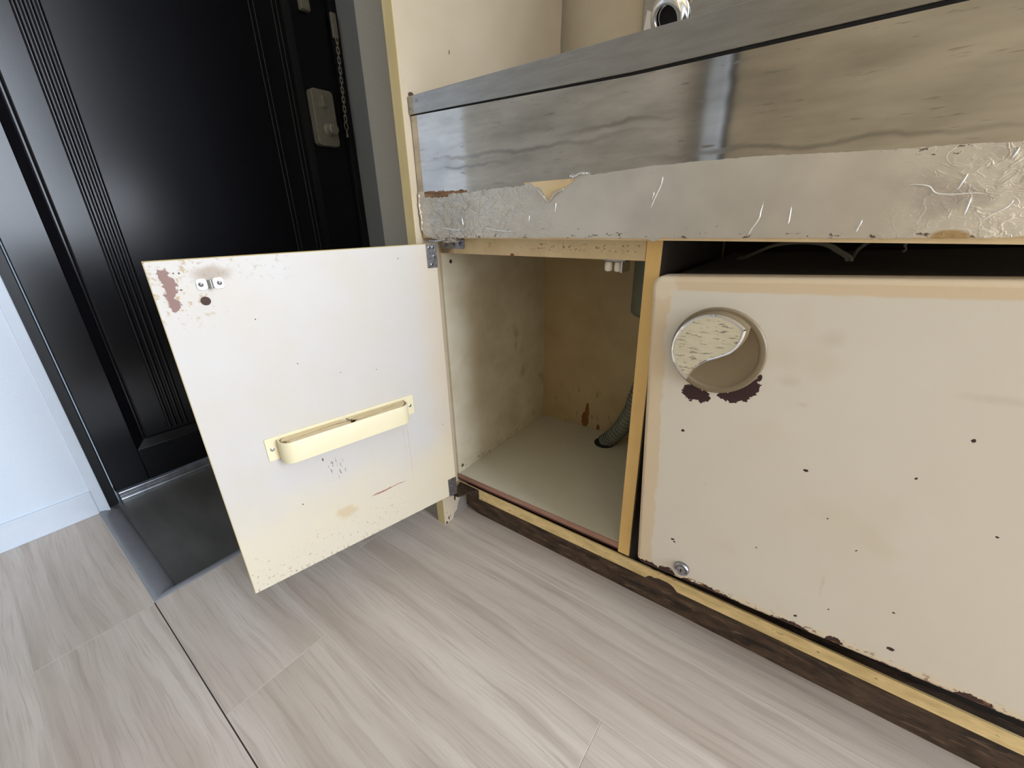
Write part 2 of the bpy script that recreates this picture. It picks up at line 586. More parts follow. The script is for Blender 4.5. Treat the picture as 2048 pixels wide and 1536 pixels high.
M_kick = material('worn_dark_kickboard', (92, 72, 55), 0.7, vary=(30, (44, 32, 24), 1.0), stretch=(0.7, 2.4, 1), bump=(120, 0.5, 0.0012, (1, 3, 1)),
                  marks=[{'t': 'speck', 'scale': 60, 'st': (0.5, 2.2, 1), 'th': 0.57, 'soft': 0.1, 'c': (128, 104, 82), 'a': 0.6},
                         {'t': 'speck', 'scale': 34, 'st': (0.6, 2, 1), 'th': 0.60, 'soft': 0.05, 'c': (30, 22, 18), 'a': 0.7}])
M_ply_top = material('pale_green_shelf', (216, 210, 188), 0.45, vary=(10, (208, 201, 178), 0.6), bump=(900, 0.04, 0.0004),
                     marks=[{'t': 'speck', 'scale': 80, 'th': 0.77, 'c': (90, 80, 62), 'a': 0.8}])
M_pine = material('pale_raw_board', (226, 202, 160), 0.6, vary=(40, (214, 186, 140), 0.7))
M_band = material('olive_edge_band', (214, 194, 140), 0.5, vary=(30, (202, 180, 124), 0.7), stretch=(1, 0.3, 1), bump=(500, 0.06, 0.0004))
M_ply_edge = material('raw_plywood_edge', (172, 134, 116), 0.7, vary=(60, (146, 104, 88), 0.8), stretch=(0.4, 3, 1))
M_ply_red = material('dark_red_veneer', (92, 46, 42), 0.7, vary=(60, (60, 30, 28), 0.8), stretch=(0.4, 3, 1))
M_rail = material('scuffed_rail', (224, 204, 164), 0.5, vary=(22, (206, 180, 134), 0.7), bump=(600, 0.08, 0.0005),
                  marks=[{'t': 'speck', 'scale': 190, 'st': (1, 1.4, 1), 'th': 0.60, 'soft': 0.05, 'c': (96, 66, 44), 'a': 0.8, 'in': (0.22, 0.39, 0.583, 0.593, 0.003)},
                         {'t': 'speck', 'scale': 60, 'st': (0.4, 1, 1), 'th': 0.66, 'soft': 0.08, 'c': (150, 116, 74), 'a': 0.6},
                         {'t': 'blobs', 'pts': [(0.185, 0.5745, 0.004, 0.003)], 'warp': 0.001, 'c': (140, 70, 40)},
                         {'t': 'blobs', 'pts': [(0.034, 0.586, 0.02, 0.02)], 'warp': 0.008, 'ws': 60, 'soft': 0.5, 'c': (110, 84, 56), 'a': 0.8}])
# open cabinet door, surface coordinates: u from the hinge, height from the door top
M_door = material('cream_painted_door', (207, 202, 197), 0.45, vary=(9, (206, 198, 186), 0.8), bump=(900, 0.05, 0.0004),
                  marks=[{'t': 'band', 'axis': 'x', 'pos': 0.035, 'dir': -1, 'amp': 0.03, 'ws': 10, 'soft': 0.03, 'c': (216, 194, 160), 'a': 0.5},
                         {'t': 'band', 'axis': 'y', 'pos': -0.40, 'dir': -1, 'amp': 0.1, 'ws': 12, 'soft': 0.06, 'c': (226, 212, 178), 'a': 0.6},
                         {'t': 'speck', 'scale': 150, 'th': 0.60, 'soft': 0.1, 'c': (160, 140, 112), 'a': 0.55, 'in': (0.12, 0.42, -0.56, -0.47, 0.03)},
                         {'t': 'speck', 'scale': 120, 'th': 0.57, 'soft': 0.1, 'c': (176, 150, 108), 'a': 0.75, 'in': (0.34, 0.42, -0.075, 0.02, 0.02)},
                         {'t': 'speck', 'scale': 170, 'th': 0.57, 'soft': 0.12, 'c': (170, 150, 122), 'a': 0.5, 'in': (0.24, 0.42, -0.03, 0.02, 0.012)},
                         {'t': 'blobs', 'pts': [(0.335, -0.019, 0.019, 0.009)], 'warp': 0.006, 'ws': 60, 'soft': 0.5, 'c': (150, 124, 96), 'a': 0.6},
                         {'t': 'blobs', 'pts': [(0.3835, -0.018, 0.0055, 0.009), (0.381, -0.030, 0.0072, 0.012), (0.383, -0.041, 0.0055, 0.008), (0.3815, -0.053, 0.0066, 0.0085)],
                          'warp': 0.0075, 'ws': 190, 'soft': 0.12, 'c': (138, 104, 94)},
                         {'t': 'blobs', 'pts': [(0.368, -0.016, 0.0012, 0.0012), (0.3735, -0.0155, 0.001, 0.001), (0.371, -0.036, 0.0016, 0.001), (0.30, -0.085, 0.0009, 0.001),
                                                (0.075, -0.02, 0.001, 0.001), (0.26, -0.16, 0.0009, 0.0009), (0.20, -0.19, 0.0009, 0.0009), (0.14, -0.20, 0.0008, 0.0008), (0.30, -0.40, 0.0016, 0.001), (0.02, -0.35, 0.001, 0.001),
                                                (0.255, -0.332, 0.0012, 0.003)], 'warp': 0.0006, 'ws': 400, 'soft': 0.2, 'c': (96, 76, 62)},
                         {'t': 'speck', 'scale': 190, 'st': (1.6, 0.45, 1), 'th': 0.575, 'soft': 0.05, 'c': (120, 96, 92), 'a': 0.8, 'in': (0.222, 0.252, -0.375, -0.34, 0.006)},
                         {'t': 'blobs', 'pts': [(0.165, -0.4425, 0.02, 0.0016), (0.135, -0.441, 0.02, 0.0008)], 'warp': 0.002, 'ws': 120, 'soft': 0.15, 'c': (164, 112, 100)},
                         {'t': 'blobs', 'pts': [(0.235, -0.452, 0.018, 0.012)], 'warp': 0.012, 'ws': 60, 'soft': 0.4, 'c': (204, 178, 134), 'a': 0.6},
                         {'t': 'blobs', 'pts': [(0.098, -0.37, 0.0005, 0.07), (0.106, -0.345, 0.0004, 0.04)], 'warp': 0.002, 'ws': 90, 'soft': 0.4, 'c': (190, 166, 140), 'a': 0.7},
                         {'t': 'speck', 'scale': 130, 'st': (2.4, 0.5, 1), 'th': 0.60, 'soft': 0.04, 'c': (120, 98, 76), 'a': 0.8, 'in': (0.18, 0.40, -0.535, -0.520, 0.003)}])
M_door_edge = material('yellow_door_edge', (226, 204, 146), 0.5, vary=(60, (206, 178, 116), 0.6))
M_rack = material('pale_yellow_plastic', (236, 225, 190), 0.38, vary=(18, (230, 216, 174), 0.5), spec=0.45)
M_rack_lid = material('tanned_plastic_lid', (226, 206, 164), 0.45, vary=(50, (214, 188, 140), 0.6))
M_rack_in = material('aged_plastic_inside', (150, 96, 50), 0.6, vary=(40, (120, 70, 36), 0.9), stretch=(0.4, 2, 1))
M_plug = material('brown_hole', (84, 62, 56), 0.8, vary=(300, (60, 42, 38), 0.8))

# fridge
PEEL = (58, 36, 36)
BAND = (216, 190, 152)
M_fridge = material('aged_cream_enamel', (221, 213, 199), 0.42, vary=(5, (215, 206, 189), 0.7), bump=(900, 0.06, 0.0004), spec=0.4,
                    marks=[{'t': 'band', 'axis': 'x', 'pos': 0.022, 'dir': -1, 'amp': 0.022, 'ws': 22, 'soft': 0.0018, 'c': BAND, 'a': 0.7},
                           {'t': 'band', 'axis': 'y', 'pos': 0.4135, 'dir': 1, 'amp': 0.004, 'ws': 30, 'soft': 0.0015, 'c': BAND, 'a': 0.75},
                           {'t': 'blobs', 'pts': [(0.012, 0.418, 0.018, 0.014)], 'warp': 0.006, 'ws': 60, 'soft': 0.3, 'c': (226, 212, 188), 'a': 0.8},
                           {'t': 'band', 'axis': 'y', 'pos': 0.010, 'dir': -1, 'amp': 0.022, 'ws': 40, 'soft': 0.006, 'c': (226, 206, 172), 'a': 0.7},
                           {'t': 'speck', 'scale': 9, 'th': 0.55, 'soft': 0.2, 'c': (208, 190, 164), 'a': 0.35, 'in': (0.02, 0.47, 0.0, 0.43, 0.02)},
                           {'t': 'blobs', 'pts': [(0.0575, 0.2925, 0.0125, 0.0105), (0.0685, 0.2885, 0.0085, 0.0085), (0.098, 0.2935, 0.0125, 0.006), (0.108, 0.2985, 0.011, 0.009), (0.118, 0.3095, 0.0085, 0.012), (0.1245, 0.322, 0.0035, 0.004)],
                            'warp': 0.0065, 'ws': 190, 'soft': 0.04, 'c': PEEL, 'rough': 0.75},
                           {'t': 'blobs', 'pts': [(0.017, -0.002, 0.021, 0.0115), (0.046, 0.003, 0.0125, 0.0105), (0.075, 0.001, 0.010, 0.006), (0.105, -0.001, 0.030, 0.0085), (0.130, -0.002, 0.014, 0.008), (0.20, -0.001, 0.022, 0.0095), (0.243, 0.003, 0.008, 0.0085),
                                                  (0.36, 0.003, 0.016, 0.007), (0.30, 0.0, 0.02, 0.004), (0.40, 0.0, 0.02, 0.005)],
                            'warp': 0.0075, 'ws': 150, 'soft': 0.05, 'c': (66, 42, 38), 'rough': 0.75},
                           {'t': 'speck', 'scale': 110, 'st': (1, 1.5, 1), 'th': 0.575, 'soft': 0.05, 'c': (130, 88, 58), 'a': 0.8, 'in': (0.05, 0.42, -0.004, 0.011, 0.004)},
                           {'t': 'blobs', 'pts': [(0.0507, 0.2385, 0.0022, 0.0014), (0.056, 0.2805, 0.0022, 0.001), (0.1821, 0.2226, 0.0024, 0.0016), (0.2947, 0.2899, 0.002, 0.0016), (0.2672, 0.241, 0.0011, 0.001), (0.2901, 0.0274, 0.0036, 0.0024),
                                                  (0.2026, 0.0195, 0.0018, 0.0018), (0.2309, 0.0485, 0.001, 0.001), (0.2833, 0.077, 0.0014, 0.001), (0.05, 0.066, 0.0024, 0.0014), (0.0525, 0.0625, 0.0014, 0.0018), (0.15, 0.10, 0.001, 0.0008),
                                                  (0.24, 0.14, 0.001, 0.001), (0.21, 0.17, 0.0008, 0.0008), (0.33, 0.20, 0.001, 0.001)], 'warp': 0.0022, 'ws': 330, 'soft': 0.12, 'c': (52, 34, 34)},
                           {'t': 'blobs', 'pts': [(0.181, 0.371, 0.009, 0.007), (0.152, 0.322, 0.009, 0.005), (0.168, 0.298, 0.005, 0.002), (0.22, 0.08, 0.0012, 0.014), (0.0822, 0.17, 0.0014, 0.0014), (0.30, 0.33, 0.02, 0.003)],
                            'warp': 0.003, 'ws': 90, 'soft': 0.9, 'c': (176, 158, 132), 'a': 0.18},
                           {'t': 'speck', 'scale': 60, 'st': (0.35, 2.0, 1), 'th': 0.70, 'soft': 0.02, 'c': (110, 80, 60), 'a': 0.8, 'in': (0.03, 0.47, 0.418, 0.428, 0.003)}])
M_fridge_body = material('fridge_body_grey', (78, 75, 68), 0.6, vary=(10, (64, 61, 55), 0.7))
M_bay = material('shade_dark_board', (66, 56, 46), 0.7, vary=(12, (48, 40, 33), 0.8))  # dark tone puts the fridge bay's shade into the colour
M_gasket = material('grey_gasket', (96, 94, 84), 0.7)
M_knob = material('taupe_plastic', (134, 118, 92), 0.42, vary=(14, (124, 108, 83), 0.6), bump=(500, 0.05, 0.0003))
M_leaf = material('scratched_cream_plate', (216, 206, 180), 0.36, vary=(60, (198, 190, 162), 0.6), stretch=(0.6, 3, 1),
                  marks=[{'t': 'speck', 'scale': 170, 'st': (0.45, 2.2, 1), 'th': 0.585, 'soft': 0.05, 'c': (104, 100, 86), 'a': 0.75}])
M_hose = material('grey_corrugated_plastic', (122, 122, 108), 0.55, vary=(50, (104, 104, 92), 0.6))
M_pipe = material('grey_green_pipe', (112, 114, 98), 0.5, vary=(14, (98, 100, 86), 0.6))
M_cord = material('grey_cord', (148, 142, 126), 0.6)
M_nylon = material('white_nylon_roller', (222, 216, 200), 0.45)
M_lock = material('satin_nickel', (168, 160, 142), 0.4, 0.35, vary=(90, (150, 142, 126), 0.6))
M_white_patch = material('patch_white', (252, 251, 252), 0.5, vary=(120, (238, 233, 235), 0.5))  # plain white for the patch on the splashback
M_fibre = material('torn_fibreboard', (156, 124, 92), 0.9, vary=(90, (92, 62, 44), 0.9), stretch=(0.4, 3, 1), bump=(200, 0.6, 0.001, (0.4, 3, 1)))

# ---------------------------------------------------------------- room shell
XL, XD, YB, YF, XR, ZC = -0.685, -0.745, 0.50, -1.65, 2.9, 2.35
YC = -0.88                                   # corridor wall facing the kitchen unit
GX, GY, GZ = -0.262, -0.449, -0.024         # kerb outer edges and entry floor level

fl = bmesh.new()
box(fl, GX, XR, YF, 0.52, -0.06, -0.0004)
box(fl, XL, GX, YF, GY, -0.06, -0.0004)
floor = part('floor', fl, M_grout, kind='structure', label='wood-look tiled floor in pale greige planks')
ROW = 0.15
rows = {  # row start y: joints along x
    0.0: [-0.62, 0.28 - 0.92, 0.95], -0.15: [-0.075, 0.84], -0.30: [-0.44, 0.468], -0.45: [0.049, 0.96], -0.60: [-0.259, 0.64], -0.75: [0.21, 1.1], -0.90: [-0.33, 0.57], -1.05: [0.1, 1.0],
}
gap = 0.0005
for y0, joints in rows.items():
    ya, yb = y0 + gap, y0 + ROW - gap
    if y0 == 0.0:
        yb = 0.095
    if y0 == -0.45:
        ya = y0 + 0.0016
    xmin = XL if y0 < -0.5 else GX
    xs = [xmin] + sorted(j for j in joints if xmin + 0.02 < j < 1.5) + [1.6]
    for a, b in zip(xs, xs[1:]):
        part('plank', B(a + gap, b - gap, ya, yb, -0.006, 0.0, bevel=0.0002, seg=1), M_plank, floor)
part('dark_seam', B(GX, 1.6, -0.4500, -0.4484, -0.006, -0.0003), M_seam, floor)

# entry: lower slate floor, sloped vinyl edging, aluminium sill
part('entry_floor', B(XD - 0.1, GX + 0.01, GY, 0.46, -0.07, GZ), M_slate, kind='structure', label='dark slate vinyl entry floor below the black door')
kb = bmesh.new()
k = 0.039
def kerb(bm, prof, a, b):
    pa = [bm.verts.new(a(u, v)) for u, v in prof]
    pb = [bm.verts.new(b(u, v)) for u, v in prof]
    n = len(prof)
    for i in range(n):
        bm.faces.new((pa[i], pa[(i + 1) % n], pb[(i + 1) % n], pb[i]))
    bm.faces.new(pa[::-1])
    bm.faces.new(pb)
prof = [(0.0, -0.005), (0.0, 0.0022), (0.004, 0.0032), (0.012, 0.0012), (0.024, -0.006), (0.034, -0.015), (k, GZ), (k, -0.03), (0, -0.03)]
kerb(kb, prof, lambda u, v: (XL - 0.01, GY + u, v), lambda u, v: (GX - u, GY + u, v))
part('trim_1', kb, M_kerb, kind='structure', smooth=35, label='rounded grey vinyl edging along the entry beside the white wall')
kb = bmesh.new()
kerb(kb, prof, lambda u, v: (GX - u, GY + u, v), lambda u, v: (GX - u, 0.43, v))
part('trim_2', kb, M_kerb, kind='structure', smooth=35, label='grey vinyl edging between entry and wood floor behind open door')
sb = bmesh.new()
box(sb, XD - 0.02, XD + 0.012, -0.402, 0.43, GZ - 0.002, -0.012, bevel=0.002)
box(sb, XD - 0.02, XD + 0.002, -0.402, 0.43, -0.012, 0.002, bevel=0.002)
part('trim_3', sb, M_alu, kind='structure', label='aluminium sill under the black entry door')

# walls
wl = bmesh.new()
box(wl, XL - 0.12, XL, YF, -0.446, 0, ZC)
part('wall_left', wl, M_white, kind='structure', label='bright white papered wall left of the entry')
part('trim_4', B(XL - 0.06, XL + 0.003, -0.447, -0.428, -0.004, ZC, bevel=0.0015), M_white_trim, kind='structure', label='white corner trim where the wall meets the black door frame')
part('baseboard_left', B(XL - 0.002, XL + 0.006, YF, -0.447, 0, 0.061, bevel=0.0015), M_white_trim, kind='structure', label='low white baseboard on the left wall')
part('wall_entry', B(XD - 0.1, -0.078, 0.44, 0.56, -0.05, ZC), material('cool_grey_wall', (150, 151, 150), 0.7, vary=(200, (142, 143, 142), 0.5)), kind='structure', label='grey wall at the side of the entry')
wp = bmesh.new()
box(wp, -0.078, -0.0015, 0.009, 0.46, -0.03, ZC, bevel=0.004)
part('wall_partition', wp, M_grey_wall, kind='structure', label='narrow grey wall end between entry and kitchen unit')
part('wall_back', B(-0.078, XR, YB, YB + 0.1, -0.06, ZC), M_cream, kind='structure', label='cream wall behind the sink')
part('wall_lintel', B(XD - 0.1, XL, -0.446, 0.45, 2.02, ZC), M_white, kind='structure', label='white wall above the entry door')
part('ceiling', B(XD - 0.1, XR + 0.1, YF - 0.1, YB + 0.1, ZC, ZC + 0.08), M_ceiling, kind='structure', label='plain ceiling')
part('wall_front', B(XL - 0.12, XR + 0.1, YF - 0.1, YF, -0.06, ZC), material('warm_cream_wall', (208, 190, 160), 0.7), kind='structure', label='plain wall opposite the kitchen unit')
# narrow corridor wall facing the unit, with a closet front, seen only as a reflection in the steel
part('wall_corridor', B(XL - 0.02, 1.02, YC - 0.10, YC, -0.002, ZC), material('greige_wall', (232, 225, 212), 0.7), kind='structure', label='corridor wall facing the kitchen unit')
d2r = root('door_2', (0.6, YC, 0), kind='structure', label='tan closet front on the corridor wall')
part('closet_panel', B(0.292, 0.93, YC, YC + 0.02, 0.001, 1.95, bevel=0.003), M_tan, d2r)
part('casing', B(0.225, 0.272, YC, YC + 0.026, 0.001, 2.0, bevel=0.003), M_white_trim, d2r)
part('shadow_gap', B(0.272, 0.292, YC, YC + 0.006, 0.001, 2.0), M_dark, d2r)
part('dark_reflection_panel', B(0.94, 1.02, YC, YC + 0.022, 0.001, 2.0, bevel=0.003), M_black, d2r)  # added panel, stands in for the camera holder's dark reflection in the steel
# end wall with the window that lights the room
wr = bmesh.new()
wy0, wy1, wz0, wz1 = -0.75, 0.47, 0.38, 2.06
box(wr, XR, XR + 0.1, YF, wy0, -0.06, ZC)
box(wr, XR, XR + 0.1, wy1, YB, -0.06, ZC)
box(wr, XR, XR + 0.1, wy0, wy1, -0.06, wz0)
box(wr, XR, XR + 0.1, wy0, wy1, wz1, ZC)
part('wall_right', wr, M_white, kind='structure', label='end wall with the window')
wn = root('window_1', (XR, -0.14, wz0), kind='structure', label='tall sliding window at the end of the room')
for (a, b_, c, d) in ((wy0, wy1, wz0, wz0 + 0.03), (wy0, wy1, wz1 - 0.03, wz1), (wy0, wy0 + 0.03, wz0, wz1), (wy1 - 0.03, wy1, wz0, wz1), (-0.16, -0.12, wz0, wz1)):
    part('window_frame', B(XR - 0.005, XR + 0.02, a, b_, c, d, bevel=0.003), M_alu, wn)

# ---------------------------------------------------------------- black entry door
dr = root('door_1', (XD, 0.01, 0.0), kind='structure', label='black panelled entry door with lock and chain')
leaf = bmesh.new()
LY0, LY1, LZ0, LZ1 = -0.404, 0.415, 0.006, 1.995
box(leaf, XD - 0.04, XD - 0.008, LY0, LY1, LZ0, LZ1)
PY0, PY1, PZ0, PZ1 = -0.335, 0.30, 0.095, 1.90
gw = 0.022
for (a, b_, c, d) in ((LY0, PY0, LZ0, LZ1), (PY1, LY1, LZ0, LZ1), (PY0, PY1, LZ0, PZ0), (PY0, PY1, PZ1, LZ1)):
    box(leaf, XD - 0.01, XD, a, b_, c, d, bevel=0.0015)
box(leaf, XD - 0.01, XD, PY0 + gw, PY1 - gw, PZ0 + gw, PZ1 - gw, bevel=0.005, seg=3)
gd = 0.0088
for pts, z0, z1 in (([(XD, PY0), (XD - gd, PY0 + gw - 0.001), (XD - gd - 0.001, PY0 + gw - 0.001), (XD - gd - 0.001, PY0)], PZ0, PZ1),
                    ([(XD, PY1), (XD - gd, PY1 - gw + 0.001), (XD - gd - 0.001, PY1 - gw + 0.001), (XD - gd - 0.001, PY1)], PZ0, PZ1)):
    prism(leaf, pts, XY, z0, z1)
prism(leaf, [(XD, PZ0), (XD - gd, PZ0 + gw - 0.001), (XD - gd - 0.001, PZ0 + gw - 0.001), (XD - gd - 0.001, PZ0)], lambda u, v, d: (u, d, v), PY0, PY1)
leaf_o = part('door_leaf', leaf, M_black, dr, smooth=-40)
ridge = None
for yy in (-0.256, -0.244, -0.232, -0.220, 0.190, 0.202, 0.252, 0.264):
    bm = bmesh.new()
    r = 0.0046 if yy < 0 else 0.0032
    pr = [(r * math.cos(a), r * 0.8 * math.sin(a)) for a in [math.pi * i / 8 for i in range(9)]]
    ring0 = [bm.verts.new((XD - 0.0005 + h, yy + w, 0.128)) for w, h in pr]
    ring1 = [bm.verts.new((XD - 0.0005 + h, yy + w, 1.86)) for w, h in pr]
    for i in range(8):
        bm.faces.new((ring0[i], ring0[i + 1], ring1[i + 1], ring1[i]))
    bm.faces.new(ring0)
    bm.faces.new(ring1[::-1])
    part('moulding', bm, M_black, dr, smooth=50)
fr = bmesh.new()
box(fr, XD - 0.05, XD + 0.012, -0.432, -0.407, -0.02, 2.03, bevel=0.002)
part('frame_jamb', fr, M_black_frame, dr)
fr = bmesh.new()
box(fr, XD - 0.05, XD + 0.012, 0.4175, 0.4398, -0.02, 2.03, bevel=0.002)
part('frame_jamb', fr, M_black_frame, dr)
part('frame_head', B(XD - 0.05, XD + 0.012, -0.405, 0.416, 1.998, 2.02, bevel=0.002), M_black_frame, dr)
# lock case with thumb turn and slide
lk = bmesh.new()
def rrect(w0, w1, h0, h1, r, seg=4):
    pts = []
    for cx, cy, a0 in ((w1 - r, h1 - r, 0), (w0 + r, h1 - r, 90), (w0 + r, h0 + r, 180), (w1 - r, h0 + r, 270)):
        for i in range(seg + 1):
            a = math.radians(a0 + 90 * i / seg)
            pts.append((cx + r * math.cos(a), cy + r * math.sin(a)))
    return pts
prism(lk, rrect(0.305, 0.374, 0.846, 0.992, 0.011), YZ, XD, XD + 0.026, bevel=0.002)
lock = part('lock_case', lk, M_lock, dr, smooth=-35, label='satin nickel lock case with thumb turn')
kb = bmesh.new()
lathe(kb, [(0.0185, 0), (0.0185, 0.004), (0.0155, 0.008), (0.0148, 0.026), (0.0125, 0.028)], (XD + 0.026, 0.345, 0.889), (1, 0, 0), 28)
part('thumb_turn', kb, M_lock, lock, smooth=35)
sl = bmesh.new()
prism(sl, rrect(0.324, 0.352, 0.946, 0.976, 0.004), YZ, XD + 0.026, XD + 0.029, bevel=0.0008)
box(sl, XD + 0.028, XD + 0.036, 0.333, 0.340, 0.948, 0.976, bevel=0.001)
part('slide_button', sl, M_lock, lock)
part('upper_bolt', B(XD, XD + 0.018, 0.325, 0.352, 1.178, 1.25, bevel=0.003), M_lock, dr)
# door chain hanging on the jamb
cx, cy0, cy1 = XD + 0.021, 0.420, 0.409
chain = part('chain_bracket', B(XD + 0.012, XD + 0.022, 0.412, 0.428, 1.135, 1.195, bevel=0.002), M_lock, dr)
lkb = bmesh.new()
pts = []
for i in range(16):
    a = 2 * math.pi * i / 16
    pts.append((cx, cy0 + 0.0036 * math.cos(a), 1.128 + (0.0052 if math.sin(a) > 0 else -0.0052) + 0.0036 * math.sin(a)))
tube(lkb, pts, 0.0013, 6, closed=True)
link0 = part('chain_link', lkb, M_lock, chain, smooth=True)
for i in range(1, 17):
    z = 1.128 - i * 0.0125
    y = cy0 + (cy1 - cy0) * i / 17
    twin(link0, 'chain_link', chain, (cx, y, z - 0.0088), (0, 0, math.radians(62 if i % 2 else -28)))
rg = bmesh.new()
tube(rg, [(cx, 0.408 + 0.006 * math.cos(a), 0.908 + 0.0105 * math.sin(a)) for a in [2 * math.pi * i / 20 for i in range(20)]], 0.0014, 6, closed=True)
part('chain_ring', rg, M_lock, chain, smooth=True)
kn = bmesh.new()
lathe(kn, [(0.004, 0), (0.003, 0.006), (0.002, 0.012), (0.0014, 0.02)], (cx, 0.4075, 0.878), (0, 0, 1), 12)
part('chain_end_knob', kn, M_lock, chain, smooth=True)

# ---------------------------------------------------------------- sink cabinet
YP = 0.05      # plane of the cabinet face
YK = 0.0715    # kickboard
PX = 0.021     # inner face of the tall side panel
XE = 1.355      # right end of the unit
cab = root('sink_cabinet', (0.2, 0.2, 0.0), 'worn cream sink cabinet standing open with its door swung left', 'cabinet')
sp = bmesh.new()
pts = [(0.0012, 0.0), (0.455, 0.0), (0.463, 0.01), (0.463, 0.93), (0.459, 0.975), (0.464, 1.05), (0.466, 1.62), (0.0012, 1.62)]
prism(sp, pts, YZ, 0.0, PX)
side = part('side_panel', sp, M_side, cab, uv=lambda p, n: (p.y, p.z))
part('edge_band', B(-0.0003, PX + 0.0003, 0.0, 0.0012, 0.0, 1.62, bevel=0.0004, seg=1), M_band, side)
lb = bmesh.new()
hexa(lb, [(PX - 0.001, YP, 0.10), (PX - 0.001, YP, 0.60), (0.011, 0.405, 0.10), (0.011, 0.405, 0.60), (0.0262, YP, 0.10), (0.0265, YP, 0.60), (0.0218, 0.405, 0.10), (0.0218, 0.405, 0.60)])
liner = part('liner_panel', lb, M_liner, cab, uv=lambda p, n: (p.y, p.z))
for (yy, zz) in ((0.073, 0.557), (0.063, 0.123)):
    bm = bmesh.new()
    lathe(bm, [(0.0042, 0), (0.0036, 0.001), (0.0016, 0.0006)], (0.0256, yy, zz), (1, 0, 0), 14)
    part('screw', bm, M_screw, liner)
part('back_panel', B(0.012, 0.42, 0.40, 0.408, 0.09, 0.61), M_back, cab)
# floor panel with raw plywood edge
fp = bmesh.new()
def slab(x0, x1, y0, y1, za0, za1, zb0, zb1):
    bm = bmesh.new()
    hexa(bm, [(x0, y0, za0), (x0, y0, za1), (x0, y1, za0), (x0, y1, za1), (x1, y0, zb0), (x1, y0, zb1), (x1, y1, zb0), (x1, y1, zb1)])
    return bm
fpo = part('floor_panel', slab(0.0225, 0.3975, YP + 0.001, 0.401, 0.094, 0.1095, 0.100, 0.1145), M_ply_top, cab)
part('plywood_edge', slab(0.0225, 0.3975, YP - 0.0008, YP + 0.001, 0.0985, 0.1088, 0.1035, 0.1138), M_ply_edge, fpo)
part('veneer_edge', slab(0.0225, 0.3975, YP - 0.0004, YP + 0.001, 0.094, 0.0985, 0.100, 0.1035), M_ply_red, fpo)
# ledge and kickboard
lg = slab(0.0225, XE, YP - 0.001, YP + 0.0022, 0.0655, 0.0885, 0.076, 0.0965)
part('ledge_rail', lg, M_ledge, cab)
kk = bmesh.new()
top = [(PX + 0.0005, 0.0645), (XE, 0.0758)]
bot = [(XE, 0.0)]
x = XE
while x > 0.06:
    x -= 0.02
    bot.append((x, 0.0 + 0.0012 * abs(mnoise.noise(Vector((x * 9, 3, 1))))))
bot += [(0.045, 0.004), (0.032, 0.010), (PX + 0.0005, 0.0115)]
prism(kk, top + bot, XZ, YK, YK + 0.016)
part('kickboard', kk, M_kick, cab)
# divider between cupboard and fridge
dv = bmesh.new()
box(dv, 0.398, 0.417, YP, 0.405, 0.0962, 0.606, bevel=0.0006, seg=1)
div = part('divider', dv, M_back, cab)
part('edge_band', B(0.3978, 0.4172, YP - 0.0012, YP + 0.0002, 0.0962, 0.606, bevel=0.0005, seg=1), M_yellow, div)
part('top_rail', B(PX + 0.0005, 0.3974, YP, YP + 0.018, 0.5735, 0.606, bevel=0.0008, seg=1), M_rail, cab)
part('fridge_platform', B(0.4175, 0.963, YP + 0.041, 0.46, 0.052, 0.064), M_bay, cab)
part('bay_back', B(0.4175, 0.944, 0.452, 0.460, 0.066, 0.60), M_bay, cab)
part('bay_shade_liner', B(0.4172, 0.4186, YP + 0.002, 0.45, 0.066, 0.60), M_bay, cab)  # thin dark sheet added to paint the bay's shade onto the divider
part('unseen_end_panel', B(XE - 0.003, XE + 0.006, 0.0, 0.463, 0.0, 1.62), M_side, cab)  # unseen, made tall to block window light above the counter
part('unseen_cupboard', B(PX + 0.001, XE - 0.004, 0.10, 0.463, 1.36, 1.62, bevel=0.002), M_cream, cab)  # unseen, added to keep light off the upper side panel
part('fridge_side_board', B(0.945, 0.963, YP + 0.042, 0.46, 0.0645, 0.600), M_bay, cab)
# frame hinge plates
def plate_xz(x0, x1, z0, z1, y0, y1, r):
    bm = bmesh.new()
    prism(bm, rrect(x0, x1, z0, z1, r, 3), XZ, y0, y1, bevel=0.0003)
    return bm
def screw_at(p, axis, parent, r=0.0036, mat=None, name='screw'):
    bm = bmesh.new()
    lathe(bm, [(r, 0), (r * 0.9, 0.0008), (r * 0.45, 0.0012), (r * 0.35, 0.0005)], p, axis, 14)
    return part(name, bm, mat or M_screw, parent, smooth=40)
hp = part('hinge_plate', plate_xz(0.030, 0.0855, 0.5815, 0.5985, YP - 0.0022, YP, 0.003), M_zinc, cab)
for xx in (0.062, 0.077):
    screw_at((xx, YP - 0.0022, 0.5895), (0, -1, 0), hp)
screw_at((0.043, YP - 0.0022, 0.5865), (0, -1, 0), hp, 0.0028)
bm = bmesh.new()
prism(bm, [(0.030, 0.0478), (0.070, 0.0478), (0.060, 0.006), (0.047, 0.006)], XY, 0.5955, 0.5975)
part('hinge_arm', bm, M_zinc, hp)
hb = bmesh.new()
hexa(hb, [(0.030, YP - 0.003, 0.066), (0.030, YP - 0.003, 0.086), (0.030, YP - 0.001, 0.066), (0.030, YP - 0.001, 0.086), (0.083, YP - 0.003, 0.068), (0.083, YP - 0.003, 0.089), (0.083, YP - 0.001, 0.068), (0.083, YP - 0.001, 0.089)])
prism(hb, [(0.030, 0.0475), (0.083, 0.0475), (0.064, 0.006), (0.047, 0.004)], XY, 0.0885, 0.0905)
hpb = part('hinge_plate', hb, M_rust_zinc, cab, label='rusty lower hinge plate')
screw_at((0.062, YP - 0.003, 0.078), (0, -1, 0), hpb, 0.003, M_rust_zinc)
